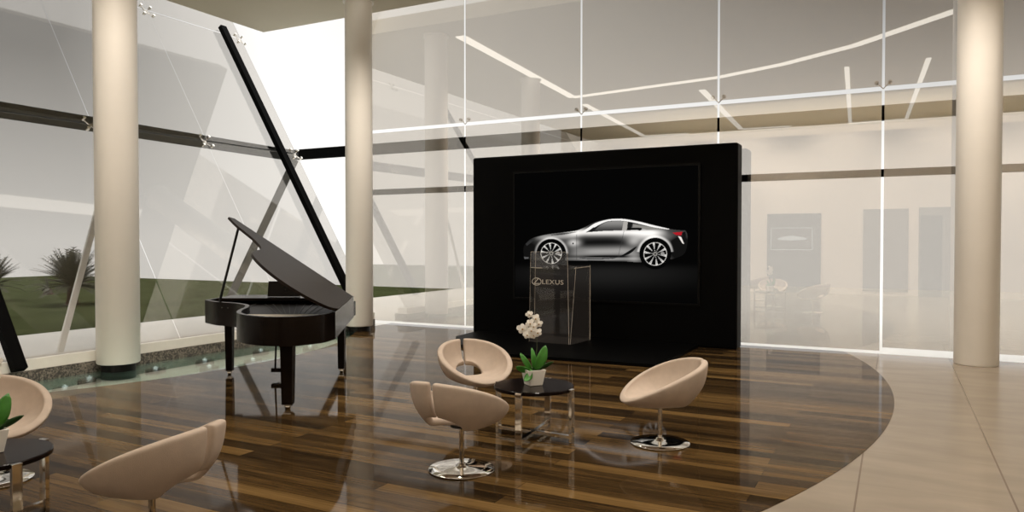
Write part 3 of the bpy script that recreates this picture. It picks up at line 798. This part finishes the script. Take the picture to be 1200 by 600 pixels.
# strings and iron frame bars
b = bmesh.new()
for k in range(14): 
    f = k/13; x0 = -.78+f*1.35; bar(b, (x0, .45, ZT-.062), (x0*.35+.55, -1.1-.2*f, ZT-.062) if f > .35 else (x0*.8+.05, -.15-.4*f, ZT-.062), .006, .004)
obj('strings', b, 'grey_steel', pn)['kind'] = 'stuff'
b = boxb(-.85, .72, .40, .98, ZT-.02, ZT+.012); obj('lid_front_flap', b, 'piano', pn)
# keyboard end
b = boxb(-.78, .66, .96, 1.16, ZB+.02, ZB+.09); obj('key_bed', b, 'piano', pn)
b = bmesh.new()
for k in range(52): boxb(-.72+k*.0255, -.72+k*.0255+.0245, .98, 1.13, ZB+.09, ZB+.11, b)
obj('white_keys', b, 'ivory', pn)
b = bmesh.new()
for k in range(51):
    if k % 7 not in (2, 6): boxb(-.72+(k+1)*.0255-.006, -.72+(k+1)*.0255+.006, .98, 1.07, ZB+.11, ZB+.122, b)
obj('black_keys', b, 'black_gloss', pn)
for xx in (-.88, .68):
    b = boxb(xx-.03, xx+.07, .95, 1.18, ZB, ZB+.2); obj('key_cheek', b, 'piano', pn, bevel=.01)
# music desk
b = bmesh.new(); bar(b, (-.28, .60, ZT+.01), (-.28, .66, ZT+.22), .01, .01)
b.free(); b = bmesh.new(); R = Matrix.Rotation(math.radians(-14), 3, 'X'); box(b, (-.06, .62, ZT+.115), (.42, .018, .20), R)
obj('music_desk', b, 'piano', pn)
# lid: same outline hinged on the straight right side and lifted
H0 = Vector(loc_((-1.84, 7.70))); H1v = Vector(loc_((-2.13, 9.95))); hd = (H1v-H0).normalized()
lidpoly = [p for p in offset_poly(outl, -.02 if area > 0 else .02) if p[1] < .50]
yb = .45
lp = [loc_((-3.86, 9.45))]+[p for p in offset_poly([q for q in outl], -.02 if area > 0 else .02)[2:-1]]+[(H0.x+hd.x*((yb-H0.y)/hd.y)+.02, yb)]
R = Matrix.Translation((H0.x, H0.y, ZT+.02)) @ Matrix.Rotation(math.radians(33.5), 4, Vector((hd.x, hd.y, 0))) @ Matrix.Translation((-H0.x, -H0.y, 0))
Rn = Matrix.Translation((H0.x, H0.y, ZT+.02)) @ Matrix.Rotation(math.radians(-33.5), 4, Vector((hd.x, hd.y, 0))) @ Matrix.Translation((-H0.x, -H0.y, 0))
if (R @ Vector((-.9, .3, 0))).z < ZT: R = Rn
b = bmesh.new(); prism(b, lp, 0, .028); bmesh.ops.transform(b, matrix=R, verts=b.verts); lid = obj('lid', b, 'piano_lid', pn)
pt = R @ Vector((-.78, .22, 0))
b = bmesh.new(); rod(b, (-.70, .10, ZT-.02), pt, .016, 10); obj('prop_stick', b, 'black_gloss', pn)
for f in (.2, .5, .8):
    q = H0+(H1v-H0)*f*.85; b = bmesh.new(); rod(b, (q.x-.04*hd.x, q.y-.04*hd.y, ZT+.012), (q.x+.04*hd.x, q.y+.04*hd.y, ZT+.012), .012, 8); obj('hinge', b, 'chrome', pn)
def pleg(xc, d, w, top=ZB+.01):
    x, y = loc_((xc, d)); b = bmesh.new()
    rs = []
    for (hw, z) in ((w*.55, top), (w*.55, top-.05), (w*.5, top-.06), (w*.42, .06), (w*.42, .05)):
        rs.append([b.verts.new((x+sx*hw, y+sy*hw, z)) for sx, sy in ((-1, -1), (1, -1), (1, 1), (-1, 1))])
    b.faces.new(rs[0]); b.faces.new(rs[-1][::-1])
    for a, c in zip(rs, rs[1:]):
        for i in range(4): b.faces.new((a[i], a[(i+1) % 4], c[(i+1) % 4], c[i]))
    o = obj('leg', b, 'piano', pn, bevel=.004)
    b = bmesh.new(); box(b, (x, y, .042), (w*.6, w*.6, .016)); rod(b, (x-.02, y, .022), (x+.02, y, .022), .022, 16); obj('caster', b, 'chrome', o)
pleg(-2.27, 7.48, .125); pleg(-3.60, 9.42, .095); pleg(-2.21, 9.58, .095)
b = bmesh.new(); xx, yy = loc_((-2.88, 9.2))
for s in (-.07, .07): rod(b, (xx+s, yy, .12), (xx+s*.7, yy, ZB), .012, 8)
box(b, (xx, yy, .10), (.22, .08, .05)); obj('pedal_lyre', b, 'piano', pn)
b = bmesh.new()
for s in (-.06, 0, .06): box(b, (xx+s, yy+.08, .085), (.025, .10, .012))
obj('pedals', b, 'chrome', pn)

# ------------------------------------------------------------------ lights, world, camera
def spot(x, y, z, e, size=2.2, blend=.6, r=.06, col=(1, .90, .79), tgt=None):
    l = bpy.data.lights.new('downlight_and_fill', 'SPOT'); l.energy = e; l.spot_size = size; l.spot_blend = blend; l.shadow_soft_size = r; l.color = col
    o = bpy.data.objects.new('downlight_and_fill', l); COL.objects.link(o); o.location = (x, y, z)
    if tgt: o.rotation_euler = (Vector(tgt)-Vector((x, y, z))).to_track_quat('-Z', 'Y').to_euler()
for (x, y, e) in ((-6.5, 3.0, 130), (-3.5, 1.2, 200), (-1.0, 3.6, 330), (-4.2, 6.4, 330), (-1.0, 7.2, 330), (1.2, 9.6, 420), (3.5, 6.5, 350), (-6.6, 9.2, 220), (3.5, 2.0, 180), (-7.4, 5.2, 110), (-5.5, -4, 300), (1, -4, 300)):
    spot(x, y, ZC-.06, e)
for (x, z) in ((-7.6, 3.0), (-4.6, 3.0), (-1.6, 3.0), (1.4, 3.0), (4, 3)):  # added fill spots that brighten the wall mirrored in the glazing
    spot(x, 1.2, ZC-.08, 260, 1.5, .9, .05, tgt=(x, -1.05, z))
for (x, y) in ((-8, -3.5), (-4.5, -3.5), (-1, -3.5), (2.5, -3.5), (6, -3.5)):  # added lamps, unseen behind the south wall, to brighten the ceiling
    l = bpy.data.lights.new('ceiling_fill_uplight', 'SPOT'); l.energy = 330; l.spot_size = 2.7; l.spot_blend = .8; l.shadow_soft_size = .1; l.color = (1, .93, .82)
    o = bpy.data.objects.new('ceiling_fill_uplight', l); COL.objects.link(o); o.location = (x, y, 2.2); o.rotation_euler = (PI, 0, 0)
for (x, y, tx, ty, e) in ((-5.6, 4.2, -9.1, 6.3, 600), (-6.2, 8.4, -9.06, 11.2, 640), (-1.2, 8.2, 1.0, 12.0, 560)):  # added fill spots aimed at the columns to brighten them
    spot(x, y, ZC-.06, e, 1.15, .9, .05, tgt=(tx, ty, 2.0))
w = bpy.data.worlds.new('sky'); bpy.context.scene.world = w; w.use_nodes = True
nt = w.node_tree; nt.nodes.clear(); out = N(nt, 'ShaderNodeOutputWorld'); bg = N(nt, 'ShaderNodeBackground')
tc = N(nt, 'ShaderNodeTexCoord'); sp = N(nt, 'ShaderNodeSeparateXYZ'); nt.links.new(tc.outputs['Generated'], sp.inputs[0])
# overcast sky: bright overhead and to the north, darkened low in the west and north-east to imitate dim picture corners
def mth(op, a, b=None, c=None, clamp=False):
    n = N(nt, 'ShaderNodeMath', operation=op); n.use_clamp = clamp
    for i_, v in enumerate((a, b, c)):
        if v is None: continue
        if isinstance(v, (int, float)): n.inputs[i_].default_value = v
        else: nt.links.new(v, n.inputs[i_])
    return n.outputs[0]
sx_, sz_ = sp.outputs['X'], mth('MAXIMUM', sp.outputs['Z'], 0.0)
u1 = mth('MULTIPLY', mth('SUBTRACT', mth('MULTIPLY', sx_, -1.0), .69), 6.67, clamp=True)
d1 = mth('MULTIPLY', u1, mth('MULTIPLY_ADD', sz_, 2.8, .15))
u2 = mth('MULTIPLY', mth('ADD', sx_, .75), 1.25, clamp=True)
d2 = mth('MULTIPLY', u2, mth('MULTIPLY', mth('MAXIMUM', mth('SUBTRACT', sz_, .08), 0.0), 4.2))
dk = mth('MINIMUM', mth('ADD', d1, d2), .75)
fade = N(nt, 'ShaderNodeMapRange'); fade.interpolation_type = 'SMOOTHSTEP'
nt.links.new(sz_, fade.inputs['Value']); fade.inputs['From Min'].default_value = .36; fade.inputs['From Max'].default_value = .7
fade.inputs['To Min'].default_value = 1; fade.inputs['To Max'].default_value = 0
dk = mth('MULTIPLY', dk, fade.outputs[0])
val = mth('SUBTRACT', 1.15, dk)
val = mth('ADD', val, mth('MULTIPLY', mth('SUBTRACT', 1.0, fade.outputs[0]), .55))
nt.links.new(val, bg.inputs[1]); bg.inputs[0].default_value = (1, .985, .955, 1)

nt.links.new(bg.outputs[0], out.inputs[0])

cam = bpy.data.cameras.new('camera'); co_ = bpy.data.objects.new('camera', cam); COL.objects.link(co_)
cam.sensor_width = 36; cam.lens = 868/1200*36; cam.clip_start = .05; cam.clip_end = 300
co_.location = (0, 0, 1.7); co_.rotation_euler = (math.radians(90-1.12), 0, A)
sc = bpy.context.scene; sc.camera = co_
sc.view_settings.view_transform = 'Standard'; sc.view_settings.look = 'None'; sc.view_settings.exposure = 0
try: sc.cycles.transparent_max_bounces = 24
except Exception: pass
